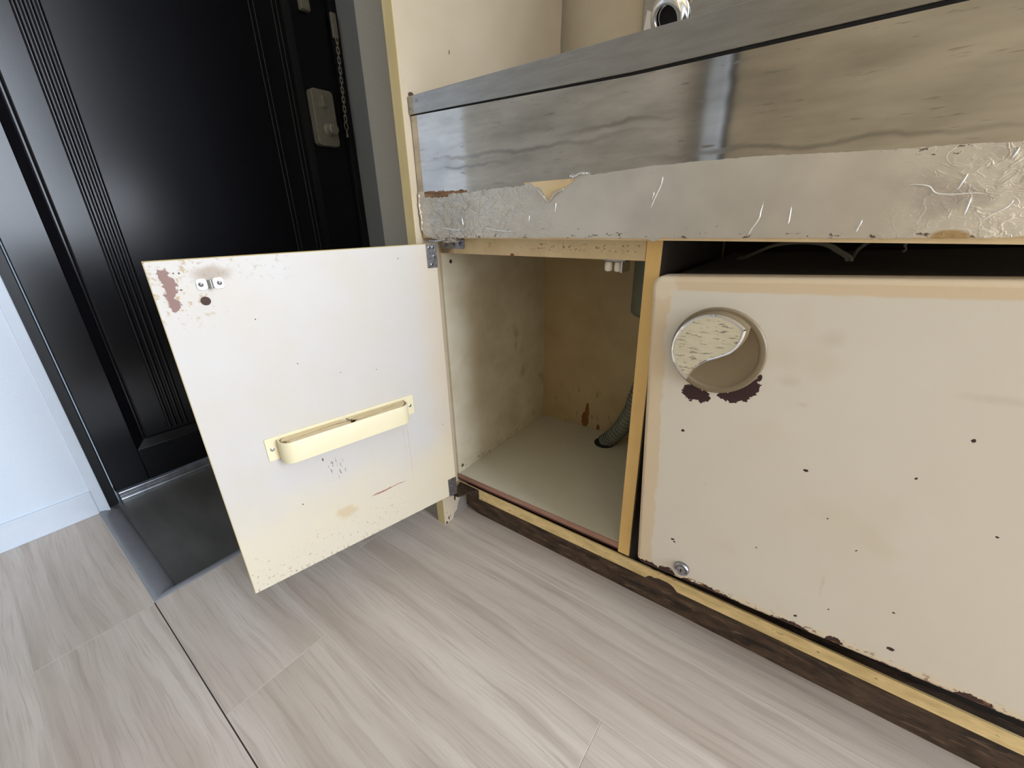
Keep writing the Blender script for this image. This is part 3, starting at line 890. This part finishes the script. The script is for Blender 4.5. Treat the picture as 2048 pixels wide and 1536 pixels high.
screw_at((0.075, YP - 0.003, 0.080), (0, -1, 0), hpb, 0.003, M_rust_zinc)
# roller catch under the top rail
rc = part('roller_catch', B(0.336, 0.3665, YP + 0.010, YP + 0.030, 0.5705, 0.5735), M_zinc, cab, label='roller catch with two white nylon rollers')
part('catch_cheek', B(0.3635, 0.3655, YP + 0.004, YP + 0.030, 0.5565, 0.5707), M_bright_zinc, rc)
for xx in (0.3425, 0.3565):
    bm = bmesh.new()
    lathe(bm, [(0.003, -0.0065), (0.005, -0.0055), (0.0055, 0), (0.005, 0.0055), (0.003, 0.0065)], (xx, YP + 0.012, 0.5635), (0, 0, 1), 16)
    part('roller', bm, M_nylon, rc, smooth=True)

# ---- the open door (its own turned frame: x from hinge, y towards inner side, z up, 0 at the top)
DA = 0.2097
DO = Vector((0.0574, 0.010, 0.5923))
DM = Matrix.Rotation(math.atan2(-math.cos(DA), -math.sin(DA)), 4, 'Z')
DM = DM @ Matrix.Scale(0.94, 4)
DM.translation = DO
DW, DH = 0.3993, 0.528
pd = bmesh.new()
prism(pd, rrect(0.0006, DW - 0.0006, -DH + 0.0006, -0.0006, 0.0022, 3), XZ, -0.0155, 0.0, bevel=0.0006)
duv = lambda p, n: (p.x, p.z)
door = part('door', pd, M_door, cab, uv=duv, frame=DM, smooth=-30, label='cream cabinet door swung open, inner side showing')
eb = bmesh.new()
box(eb, 0.0, DW, -0.0148, -0.0007, -0.0007, 0.0, bevel=0.0003, seg=1)
box(eb, 0.0, DW, -0.0148, -0.0007, -DH, -DH + 0.0007, bevel=0.0003, seg=1)
box(eb, DW - 0.0007, DW, -0.0148, -0.0007, -DH, 0.0, bevel=0.0003, seg=1)
box(eb, 0.0, 0.0007, -0.0148, -0.0007, -DH, 0.0, bevel=0.0003, seg=1)
part('edge_band', eb, M_door_edge, door)
bm = plate_xz(0.0005, 0.0205, -0.0405, 0.0003, 0.0, 0.0018, 0.0015)
hd = part('hinge_plate', bm, M_zinc, door)
for (xx, zz) in ((0.0155, -0.006), (0.008, -0.006), (0.007, -0.021), (0.0125, -0.035)):
    screw_at((xx, 0.0018, zz), (0, 1, 0), door, 0.0032, name='hinge_screw')
bm = plate_xz(0.0005, 0.0205, -DH - 0.0003, -DH + 0.043, 0.0, 0.0018, 0.0015)
part('hinge_plate', bm, M_zinc, door)
screw_at((0.010, 0.0018, -0.505), (0, 1, 0), door, 0.003, name='hinge_screw')
# strike: bent strip with a raised loop in the middle
st = bmesh.new()
for (a, b_) in ((0.3245, 0.3365), (0.3425, 0.3545)):
    prism(st, rrect(a, b_, -0.0385, -0.0245, 0.0035, 3), XZ, 0.0, 0.0014, bevel=0.0003)
loop = []
for i in range(13):
    a = math.pi * i / 12
    loop.append((0.3395 - 0.0032 * math.cos(a), 0.0012 + 0.008 * (math.sin(a) ** 0.6)))
for sgn in (0,):
    for i in range(12):
        (xa, ya_), (xb, yb_) = loop[i], loop[i + 1]
        vs = [st.verts.new((xa, ya_, -0.037)), st.verts.new((xb, yb_, -0.037)), st.verts.new((xb, yb_, -0.026)), st.verts.new((xa, ya_, -0.026))]
        st.faces.new(vs)
part('strike_plate', st, M_bright_zinc, door, fix=True)
screw_at((0.3495, 0.0014, -0.0315), (0, 1, 0), door, 0.003, name='strike_screw')
screw_at((0.3295, 0.0014, -0.0315), (0, 1, 0), door, 0.003, name='strike_screw')
hb = bmesh.new()
lathe(hb, [(0.0056, 0.0), (0.0056, 0.0004), (0.0046, 0.0005), (0.0012, 0.0002)], (0.3495, 0.0, -0.0525), (0, 1, 0), 20)
part('plugged_hole', hb, M_plug, door)
# knife rack: back plate, hollow shell with broken slotted lid
bm = bmesh.new()
prism(bm, rrect(0.0795, 0.3300, -0.3035, -0.2650, 0.002, 3), XZ, 0.0, 0.0018, bevel=0.0004)
part('rack_back_plate', bm, M_rack, door, label='pale yellow plastic knife rack plate')
RX0, RX1, RD, RR = 0.0985, 0.314, 0.030, 0.017
def rack_path(inset):
    pts = [(RX0 + inset, 0.0018)]
    r = RR - inset
    cxl, cxr, cyf = RX0 + RR, RX1 - RR, RD - RR
    for i in range(9):
        a = math.radians(180 - 90 * i / 8)
        pts.append((cxl + r * math.cos(a), cyf + r * math.sin(a)))
    for i in range(9):
        a = math.radians(90 - 90 * i / 8)
        pts.append((cxr + r * math.cos(a), cyf + r * math.sin(a)))
    pts.append((RX1 - inset, 0.0018))
    return pts
sh = bmesh.new()
outer, inner = rack_path(0.0), rack_path(0.0022)
zt, zb = -0.2695, -0.3045
sec = []
for (ox, oy), (ix, iy) in zip(outer, inner):
    sec.append([sh.verts.new((ox, oy, zb)), sh.verts.new((ox, oy, zt - 0.0012)), sh.verts.new((ox * 0.75 + ix * 0.25, oy * 0.75 + iy * 0.25, zt)), sh.verts.new((ix, iy, zt)), sh.verts.new((ix, iy, zb))])
for A_, B_ in zip(sec, sec[1:]):
    for i in range(5):
        sh.faces.new((A_[i], A_[(i + 1) % 5], B_[(i + 1) % 5], B_[i]))
part('rack_shell', sh, M_rack, door, smooth=40, label='pale yellow plastic knife rack front')
# remains of the lid: jagged pieces left and right, slots between
def lid(pts, seed):
    bm = bmesh.new()
    prism(bm, jag(pts, 0.0006, 0.004, seed=seed), XY, -0.2715, -0.2697)
    return bm
for sd, pts in enumerate((
        [(0.305, 0.003), (0.215, 0.003), (0.210, 0.010), (0.235, 0.0115), (0.262, 0.014), (0.285, 0.0165), (0.300, 0.0165), (0.3095, 0.012)],
        [(0.304, 0.0200), (0.285, 0.0190), (0.260, 0.0170), (0.232, 0.0150), (0.214, 0.0170), (0.205, 0.0215), (0.207, 0.0275), (0.297, 0.0275)],
        [(0.206, 0.003), (0.104, 0.003), (0.1025, 0.009), (0.118, 0.0105), (0.150, 0.0085), (0.185, 0.0085), (0.203, 0.0105)],
        [(0.200, 0.0135), (0.186, 0.0108), (0.150, 0.0108), (0.128, 0.0128), (0.150, 0.0165), (0.172, 0.0185), (0.192, 0.0205)],
        [(0.199, 0.0275), (0.117, 0.0275), (0.1065, 0.019), (0.1025, 0.0115), (0.120, 0.0128), (0.135, 0.0165), (0.165, 0.0210), (0.198, 0.0235)])):
    part('rack_lid_piece', lid(pts, sd), M_rack_lid, door)
part('rack_floor', B(0.113, 0.2995, 0.0019, 0.0262, -0.2800, -0.2790), M_rack_in, door)
screw_at((0.322, 0.0018, -0.284), (0, 1, 0), door, 0.0034, M_bright_zinc, 'rack_screw')
screw_at((0.0875, 0.0018, -0.2855), (0, 1, 0), door, 0.0034, M_bright_zinc, 'rack_screw')

# ---------------------------------------------------------------- stainless sink counter
XC = 1.35
ctr = root('sink_counter', (0.6, 0.23, 0.606), 'dull stainless steel sink counter with foil-taped front edge', 'counter')
AY = 0.014
ap = bmesh.new()
box(ap, PX + 0.002, XC, AY + 0.001, AY + 0.019, 0.6005, 0.786)
part('apron_board', ap, M_pine, ctr)
def slitz(x):
    # lower edge of the folded nosing, slightly bowed
    if x < 0.38:
        return 0.7785 - (x - 0.02) / 0.36 * 0.0095
    return 0.769 + (x - 0.38) / 0.24 * 0.001
xs = [PX + 0.002 + (XC - PX - 0.002) * i / 60 for i in range(61)]
ss = bmesh.new()
up = [(x, slitz(x) - 0.0013 - 0.0018 * min(1.0, x / 0.5)) for x in xs]
prism(ss, up + [(XC, 0.655), (PX + 0.002, 0.655)], XZ, AY - 0.0004, AY + 0.0012)
part('apron_sheet', ss, M_steel, ctr)
ns = bmesh.new()
prism(ns, [(x, slitz(x)) for x in xs] + [(XC, 0.8025), (PX + 0.001, 0.8025)], XZ, AY - 0.003, AY + 0.001, bevel=0.0008)
box(ns, PX + 0.001, XC, AY, 0.498, 0.796, 0.8028)
part('worktop', ns, M_steel_nose, ctr)
part('seam_shade', B(PX + 0.0015, XC, AY + 0.0002, AY + 0.0012, 0.764, 0.782), M_dark, ctr)  # dark strip behind the slit, paints its shade
part('splashback', B(0.190, XC, 0.4885, 0.4985, 0.803, 1.30, bevel=0.002), M_steel_nose, ctr)
bm = bmesh.new()
prism(bm, [(0.1905, 0.945), (0.222, 0.940), (0.218, 0.968), (0.211, 0.992), (0.199, 0.999), (0.197, 0.985)], XZ, 0.4876, 0.4884)
part('white_patch', bm, M_white_patch, ctr, label='bright white patch on the splashback')  # flat white piece set on the steel
# torn fibreboard and cream board showing between the sheet and the foil
bm = bmesh.new()
prism(bm, jag([(0.036, 0.6705), (0.13, 0.669), (0.132, 0.662), (0.092, 0.656), (0.036, 0.656)], 0.0012, 0.004, seed=5), XZ, AY - 0.0009, AY + 0.001)
part('torn_fibreboard', bm, M_fibre, ctr)
bm = bmesh.new()
prism(bm, [(0.235, 0.672), (0.318, 0.6725), (0.30, 0.645), (0.25, 0.645)], XZ, AY - 0.0008, AY + 0.001)
part('exposed_board', bm, M_pine, ctr)
# aluminium tape
topl = [(0.024, 0.6715), (0.0385, 0.6705), (0.0385, 0.6625), (0.088, 0.6605), (0.094, 0.6655), (0.130, 0.6655), (0.20, 0.668), (0.235, 0.6685), (0.247, 0.672), (0.252, 0.6665), (0.262, 0.664), (0.270, 0.654), (0.276, 0.6475), (0.288, 0.657), (0.300, 0.662), (0.313, 0.6695), (0.306, 0.677), (0.318, 0.6755), (0.325, 0.679), (0.338, 0.6745)]
topr = [(0.338, 0.6745), (0.40, 0.678), (0.46, 0.6788), (0.52, 0.678), (0.58, 0.6752), (0.62, 0.674), (0.66, 0.6735), (0.70, 0.671), (0.75, 0.670), (0.80, 0.668)]
botr = [(0.80, 0.61), (0.716, 0.612), (0.708, 0.607), (0.694, 0.6055), (0.60, 0.6042), (0.50, 0.6038), (0.425, 0.6032), (0.418, 0.599), (0.41, 0.6028), (0.30, 0.6025), (0.20, 0.602), (0.115, 0.6015), (0.10, 0.5985), (0.062, 0.5975), (0.044, 0.601), (0.030, 0.6045), (0.0235, 0.615), (0.0232, 0.65)]
outline = jag(topl, 0.0011, 0.003, closed=False, seed=1)[:-1] + jag(topr, 0.0004, 0.004, closed=False, seed=2)[:-1] + [topr[-1]] + jag(botr, 0.0005, 0.005, closed=False, seed=3)
fo = bmesh.new()
prism(fo, outline, XZ, AY - 0.0016, AY + 0.0009)
foil = part('foil_tape', fo, M_foil, ctr, uv=lambda p, n: (p.x, p.z), label='crumpled aluminium tape with torn upper edge')
# second strip of tape over the lower half, its edge showing as a fine line
fo2 = bmesh.new()
t2 = [(0.040, 0.633), (0.12, 0.6375), (0.25, 0.641), (0.40, 0.6445), (0.50, 0.646), (0.62, 0.645), (0.70, 0.645), (0.80, 0.644)]
prism(fo2, jag(t2, 0.0003, 0.006, closed=False, seed=8) + [(0.80, 0.6105), (0.717, 0.6125), (0.708, 0.6075), (0.694, 0.606), (0.60, 0.6047), (0.50, 0.6043), (0.40, 0.6035), (0.20, 0.6025), (0.06, 0.602), (0.041, 0.606)], XZ, AY - 0.0021, AY - 0.0015)
part('foil_tape', fo2, M_foil, ctr, uv=lambda p, n: (p.x + 3.0 * 0, p.z))
# folded lip under the left corner, rolled tape on the left end
bm = bmesh.new()
tube(bm, smooth_path([(0.0252, AY - 0.001, 0.668), (0.0245, AY - 0.0025, 0.65), (0.0262, AY - 0.002, 0.632), (0.0245, AY - 0.0015, 0.612)], 5), [0.0016 + 0.0007 * math.sin(i * 1.7) for i in range(16)], 8)
part('foil_fold', bm, M_foil, ctr, smooth=True)
bm = bmesh.new()
prism(bm, jag([(0.048, 0.6005), (0.108, 0.601), (0.10, 0.5945), (0.07, 0.593), (0.056, 0.5965)], 0.0008, 0.004, seed=12), XZ, AY + 0.004, AY + 0.0055)
part('foil_flap', bm, M_foil, ctr)
# curled torn lip by the gap
bm = bmesh.new()
tube(bm, smooth_path([(0.305, AY - 0.002, 0.676), (0.312, AY - 0.004, 0.674), (0.320, AY - 0.003, 0.677), (0.330, AY - 0.003, 0.6765)], 5), [0.0007 + 0.0011 * abs(math.sin(i * 1.1)) for i in range(16)], 7)
part('foil_curl', bm, M_foil_highlight, ctr, smooth=True)
bm = bmesh.new()
tube(bm, smooth_path([(0.255, AY - 0.002, 0.663), (0.266, AY - 0.0035, 0.655), (0.275, AY - 0.003, 0.647), (0.284, AY - 0.0035, 0.656), (0.297, AY - 0.002, 0.661)], 5), [0.0006 + 0.0011 * abs(math.sin(i * 1.3)) for i in range(21)], 7)
part('foil_curl', bm, M_foil, ctr, smooth=True)
# creases standing proud of the tape, their highlights painted in paler metal
for cr in ([(0.4215, 0.667), (0.420, 0.658), (0.4145, 0.645), (0.411, 0.634)], [(0.4135, 0.652), (0.412, 0.644)], [(0.5235, 0.640), (0.522, 0.629), (0.5215, 0.622), (0.5165, 0.612), (0.5145, 0.6055)],
           [(0.547, 0.633), (0.5475, 0.616)], [(0.603, 0.620), (0.6005, 0.609)], [(0.626, 0.6465), (0.632, 0.6465), (0.640, 0.6445), (0.645, 0.6395), (0.655, 0.638), (0.668, 0.6385), (0.676, 0.637)],
           [(0.690, 0.6335), (0.688, 0.628), (0.681, 0.6225), (0.677, 0.6175)], [(0.6665, 0.636), (0.666, 0.622)], [(0.6825, 0.6685), (0.6805, 0.661)], [(0.660, 0.653), (0.657, 0.641)],
           [(0.286, 0.646), (0.2845, 0.633)], [(0.244, 0.632), (0.243, 0.622)], [(0.070, 0.617), (0.10, 0.613), (0.115, 0.614)], [(0.118, 0.633), (0.120, 0.618)], [(0.16, 0.617), (0.19, 0.612), (0.22, 0.611)]):
    bm = bmesh.new()
    p3 = smooth_path([(a, AY - 0.0018, b_) for a, b_ in cr], 4)
    n_ = len(p3)
    tube(bm, p3, [0.0002 + 0.00062 * math.sin(math.pi * (i + 0.4) / (n_ + 0.2)) for i in range(n_)], 6)
    part('foil_crease', bm, M_foil_highlight, ctr, smooth=True)

# ---------------------------------------------------------------- fridge (slightly tilted: its right side sits higher)
FT = math.radians(2.7)
frg = root('mini_refrigerator', (0.442, 0.010, 0.132), 'tilted cream mini refrigerator with round half-leaf handle under the counter', 'refrigerator', rot=(0, -FT, 0))
FW, FH = 0.475, 0.4288
fd = bmesh.new()
prism(fd, rrect(0.0, FW, 0.0, FH, 0.011, 5), XZ, 0.0, 0.036, bevel=0.0055)
fdo = part('door', fd, M_fridge, frg, uv=lambda p, n: (p.x, p.z), smooth=-50)
part('door_gasket', B(0.012, FW - 0.012, 0.0362, 0.046, 0.010, FH - 0.006, bevel=0.003), M_gasket, frg)
part('body', B(0.012, FW - 0.012, 0.0465, 0.40, 0.012, FH - 0.002, bevel=0.004), M_fridge_body, frg)
for xx in (0.05, FW - 0.05):
    for yy in (0.20, 0.36):
        bm = bmesh.new()
        hgt = 0.079 + xx * 0.047
        lathe(bm, [(0.012, 0), (0.015, 0.004), (0.010, 0.012), (0.010, hgt)], (xx, yy, 0.012 - hgt), (0, 0, 1), 14)
        part('foot', bm, M_fridge_body, frg)
# round handle
KC = (0.0787, 0.3465)
KR = 0.0502
hr = bmesh.new()
lathe(hr, [(KR, 0.0), (KR, 0.0016), (KR - 0.0015, 0.0032), (KR - 0.0055, 0.0038), (KR - 0.0066, 0.0034), (KR - 0.0082, 0.0016), (KR - 0.011, 0.0013), (KR - 0.0125, 0.0008), (0.001, 0.0006)], (KC[0], 0, KC[1]), (0, -1, 0), 64)
hnd = part('handle', hr, M_knob, frg, smooth=30, label='round taupe handle with scratched leaf-shaped grip plate')
S_ = [(0.1085, 0.3775), (0.1055, 0.3640), (0.0975, 0.3512), (0.0850, 0.3432), (0.0710, 0.3364), (0.0600, 0.3262), (0.0520, 0.3118)]
s_curve = [(p.x, p.y) for p in smooth_path([(a, b_, 0) for a, b_ in S_], 5)]
lc = (0.0762, 0.3475)
a0 = math.atan2(S_[-1][1] - lc[1], S_[-1][0] - lc[0])
a1 = math.atan2(S_[0][1] - lc[1], S_[0][0] - lc[0])
r0 = math.hypot(S_[-1][0] - lc[0], S_[-1][1] - lc[1])
r1 = math.hypot(S_[0][0] - lc[0], S_[0][1] - lc[1])
if a0 < a1:
    a0 += 2 * math.pi
arc = []
for i in range(1, 32):
    t = i / 32
    a = a0 + (a1 - a0) * t
    r_ = r0 + (r1 - r0) * t + 0.0006 * math.sin(math.pi * t)
    arc.append((lc[0] + r_ * math.cos(a), lc[1] + r_ * math.sin(a)))
leaf_out = s_curve + arc
cl = (0.068, 0.356)
def shrink(pts, f, c=cl):
    return [(c[0] + (x - c[0]) * f, c[1] + (y - c[1]) * f) for x, y in pts]
gb = bmesh.new()
def loft(bm, loops):
    rings = [[bm.verts.new((x, d, z)) for x, z in pts] for pts, d in loops]
    n = len(rings[0])
    for A_, B_ in zip(rings, rings[1:]):
        for i in range(n):
            bm.faces.new((A_[i], A_[(i + 1) % n], B_[(i + 1) % n], B_[i]))
    f = bm.faces.new(rings[-1])
    bmesh.ops.triangulate(bm, faces=[f])
loft(gb, [(shrink(leaf_out, 1.05), -0.0005), (shrink(leaf_out, 1.0), -0.0135)])
grip = part('grip_block', gb, M_knob, hnd, smooth=35)
gt = bmesh.new()
loft(gt, [(shrink(leaf_out, 0.995), -0.0125), (shrink(leaf_out, 0.985), -0.0150), (shrink(leaf_out, 0.93), -0.0158), (shrink(leaf_out, 0.875), -0.0149)])
part('chrome_trim', gt, M_chrome, hnd, smooth=35)
gp = bmesh.new()
loft(gp, [(shrink(leaf_out, 0.895), -0.0140), (shrink(leaf_out, 0.89), -0.0152)])
part('grip_plate', gp, M_leaf, hnd, smooth=30)
# key lock
lkb = bmesh.new()
lathe(lkb, [(0.0105, 0.0), (0.0105, 0.0035), (0.0092, 0.0055), (0.0078, 0.0052), (0.0070, 0.0042), (0.0066, 0.0052), (0.0040, 0.0054), (0.001, 0.0055)], (0.0662, 0.0, 0.0225), (0, -1, 0), 32)
lko = part('key_lock', lkb, M_zinc, frg, smooth=30)
bm = bmesh.new()
prism(bm, rrect(0.0653, 0.0671, 0.0196, 0.0250, 0.0008, 3), XZ, -0.0058, -0.0054)
part('keyhole', bm, M_dark, lko)

# ---------------------------------------------------------------- plumbing and cords
hs = bmesh.new()
path = smooth_path([(0.232, 0.345, 0.1125), (0.250, 0.350, 0.132), (0.272, 0.352, 0.165), (0.290, 0.352, 0.205), (0.300, 0.352, 0.245), (0.312, 0.351, 0.29), (0.325, 0.350, 0.345), (0.327, 0.350, 0.414)], 26)
rad = [0.0185 + 0.0013 * (1 if (i // 3) % 2 else -1) for i in range(len(path))]
tube(hs, path, rad, 20)
dh = root('drain_hose', (0.232, 0.345, 0.11), 'grey corrugated drain hose curving up from the cupboard floor', 'hose')
part('corrugated_tube', hs, M_hose, dh, smooth=50)
bm = bmesh.new()
lathe(bm, [(0.024, 0), (0.0245, 0.003), (0.021, 0.0055)], (0.234, 0.3455, 0.1118), (0, 0, 1), 24)
part('floor_collar', bm, M_dark, dh, smooth=40)
pp = root('drain_pipe', (0.305, 0.35, 0.44), 'smooth grey-green drain pipe hanging behind the top rail', 'pipe')
bm = bmesh.new()
lathe(bm, [(0.022, 0.0), (0.036, 0.003), (0.042, 0.009), (0.043, 0.016), (0.043, 0.17)], (0.3155, 0.350, 0.434), (0, 0, 1), 36)
part('pipe_body', bm, M_pipe, pp, smooth=40)
bm = bmesh.new()
lathe(bm, [(0.024, 0.0), (0.024, 0.018)], (0.327, 0.350, 0.4155), (0, 0, 1), 24)
part('hose_clip', bm, M_dark, pp, smooth=40)

pc = root('power_cord', (0.55, 0.16, 0.562), 'looped grey twin cord lying on top of the tilted refrigerator', 'cord')
for off in (0.0, 0.0042):
    bm = bmesh.new()
    tube(bm, smooth_path([(0.478, 0.205 + off, 0.5665), (0.490, 0.19 + off, 0.570), (0.506, 0.175 + off, 0.579), (0.527, 0.165 + off, 0.5885), (0.553, 0.16 + off, 0.592), (0.577 + off, 0.158, 0.590), (0.592 + off, 0.156, 0.582), (0.601 + off, 0.155, 0.5765), (0.603 + off, 0.155, 0.572)], 5), 0.0021, 8)
    part('cord_strand', bm, M_cord, pc, smooth=True)
bm = bmesh.new()
tube(bm, smooth_path([(0.620, 0.17, 0.5945), (0.6115, 0.172, 0.585), (0.609, 0.175, 0.578), (0.608, 0.18, 0.5735)], 5), 0.0021, 8)
part('cord_strand', bm, M_cord, pc, smooth=True)
bm = bmesh.new()
tube(bm, smooth_path([(0.6525, 0.16, 0.603), (0.6535, 0.16, 0.596), (0.6505, 0.16, 0.5905), (0.6525, 0.16, 0.587), (0.6505, 0.16, 0.583)], 4), [0.0012 + 0.0004 * math.sin(i) for i in range(17)], 7)
part('string_end', bm, M_cord, root('loose_string', (0.6525, 0.16, 0.583), 'short frayed string end hanging in the dark gap above the refrigerator', 'string'), smooth=True)

# chrome tap: spout coming from the splashback, round mouth towards the room
tp = root('kitchen_tap', (0.36, 0.48, 0.95), 'chrome tap spout reaching over the sink counter', 'tap')
bm = bmesh.new()
tube(bm, smooth_path([(0.43, 0.487, 1.04), (0.425, 0.44, 1.042), (0.408, 0.36, 1.030), (0.382, 0.27, 0.965), (0.358, 0.225, 0.903), (0.349, 0.208, 0.882)], 8), 0.0125, 24)
part('spout', bm, M_chrome, tp, smooth=50)
ax = Vector((-0.16, -0.62, -0.40)).normalized()
bo = Vector((0.346, 0.2075, 0.8785)) - ax * 0.014
bm = bmesh.new()
prof = [(0.0125, 0.0)] + [(0.0125 + 0.0165 * math.sin(math.pi * i / 12), 0.004 + 0.026 * i / 12) for i in range(1, 10)] + [(0.0235, 0.0285), (0.0185, 0.031), (0.0160, 0.0295), (0.0150, 0.022)]
lathe(bm, prof, bo, ax, 36)
part('mouth_bell', bm, M_chrome, tp, smooth=60)
bm = bmesh.new()
lathe(bm, [(0.0149, 0.0205), (0.013, 0.0235), (0.004, 0.0235)], bo, ax, 24)
part('aerator', bm, M_dark, tp)
bm = bmesh.new()
lathe(bm, [(0.027, 0), (0.027, 0.003), (0.022, 0.010), (0.014, 0.014)], (0.43, 0.4883, 1.04), (0, -1, 0), 28)
part('wall_flange', bm, M_chrome, tp, smooth=40)
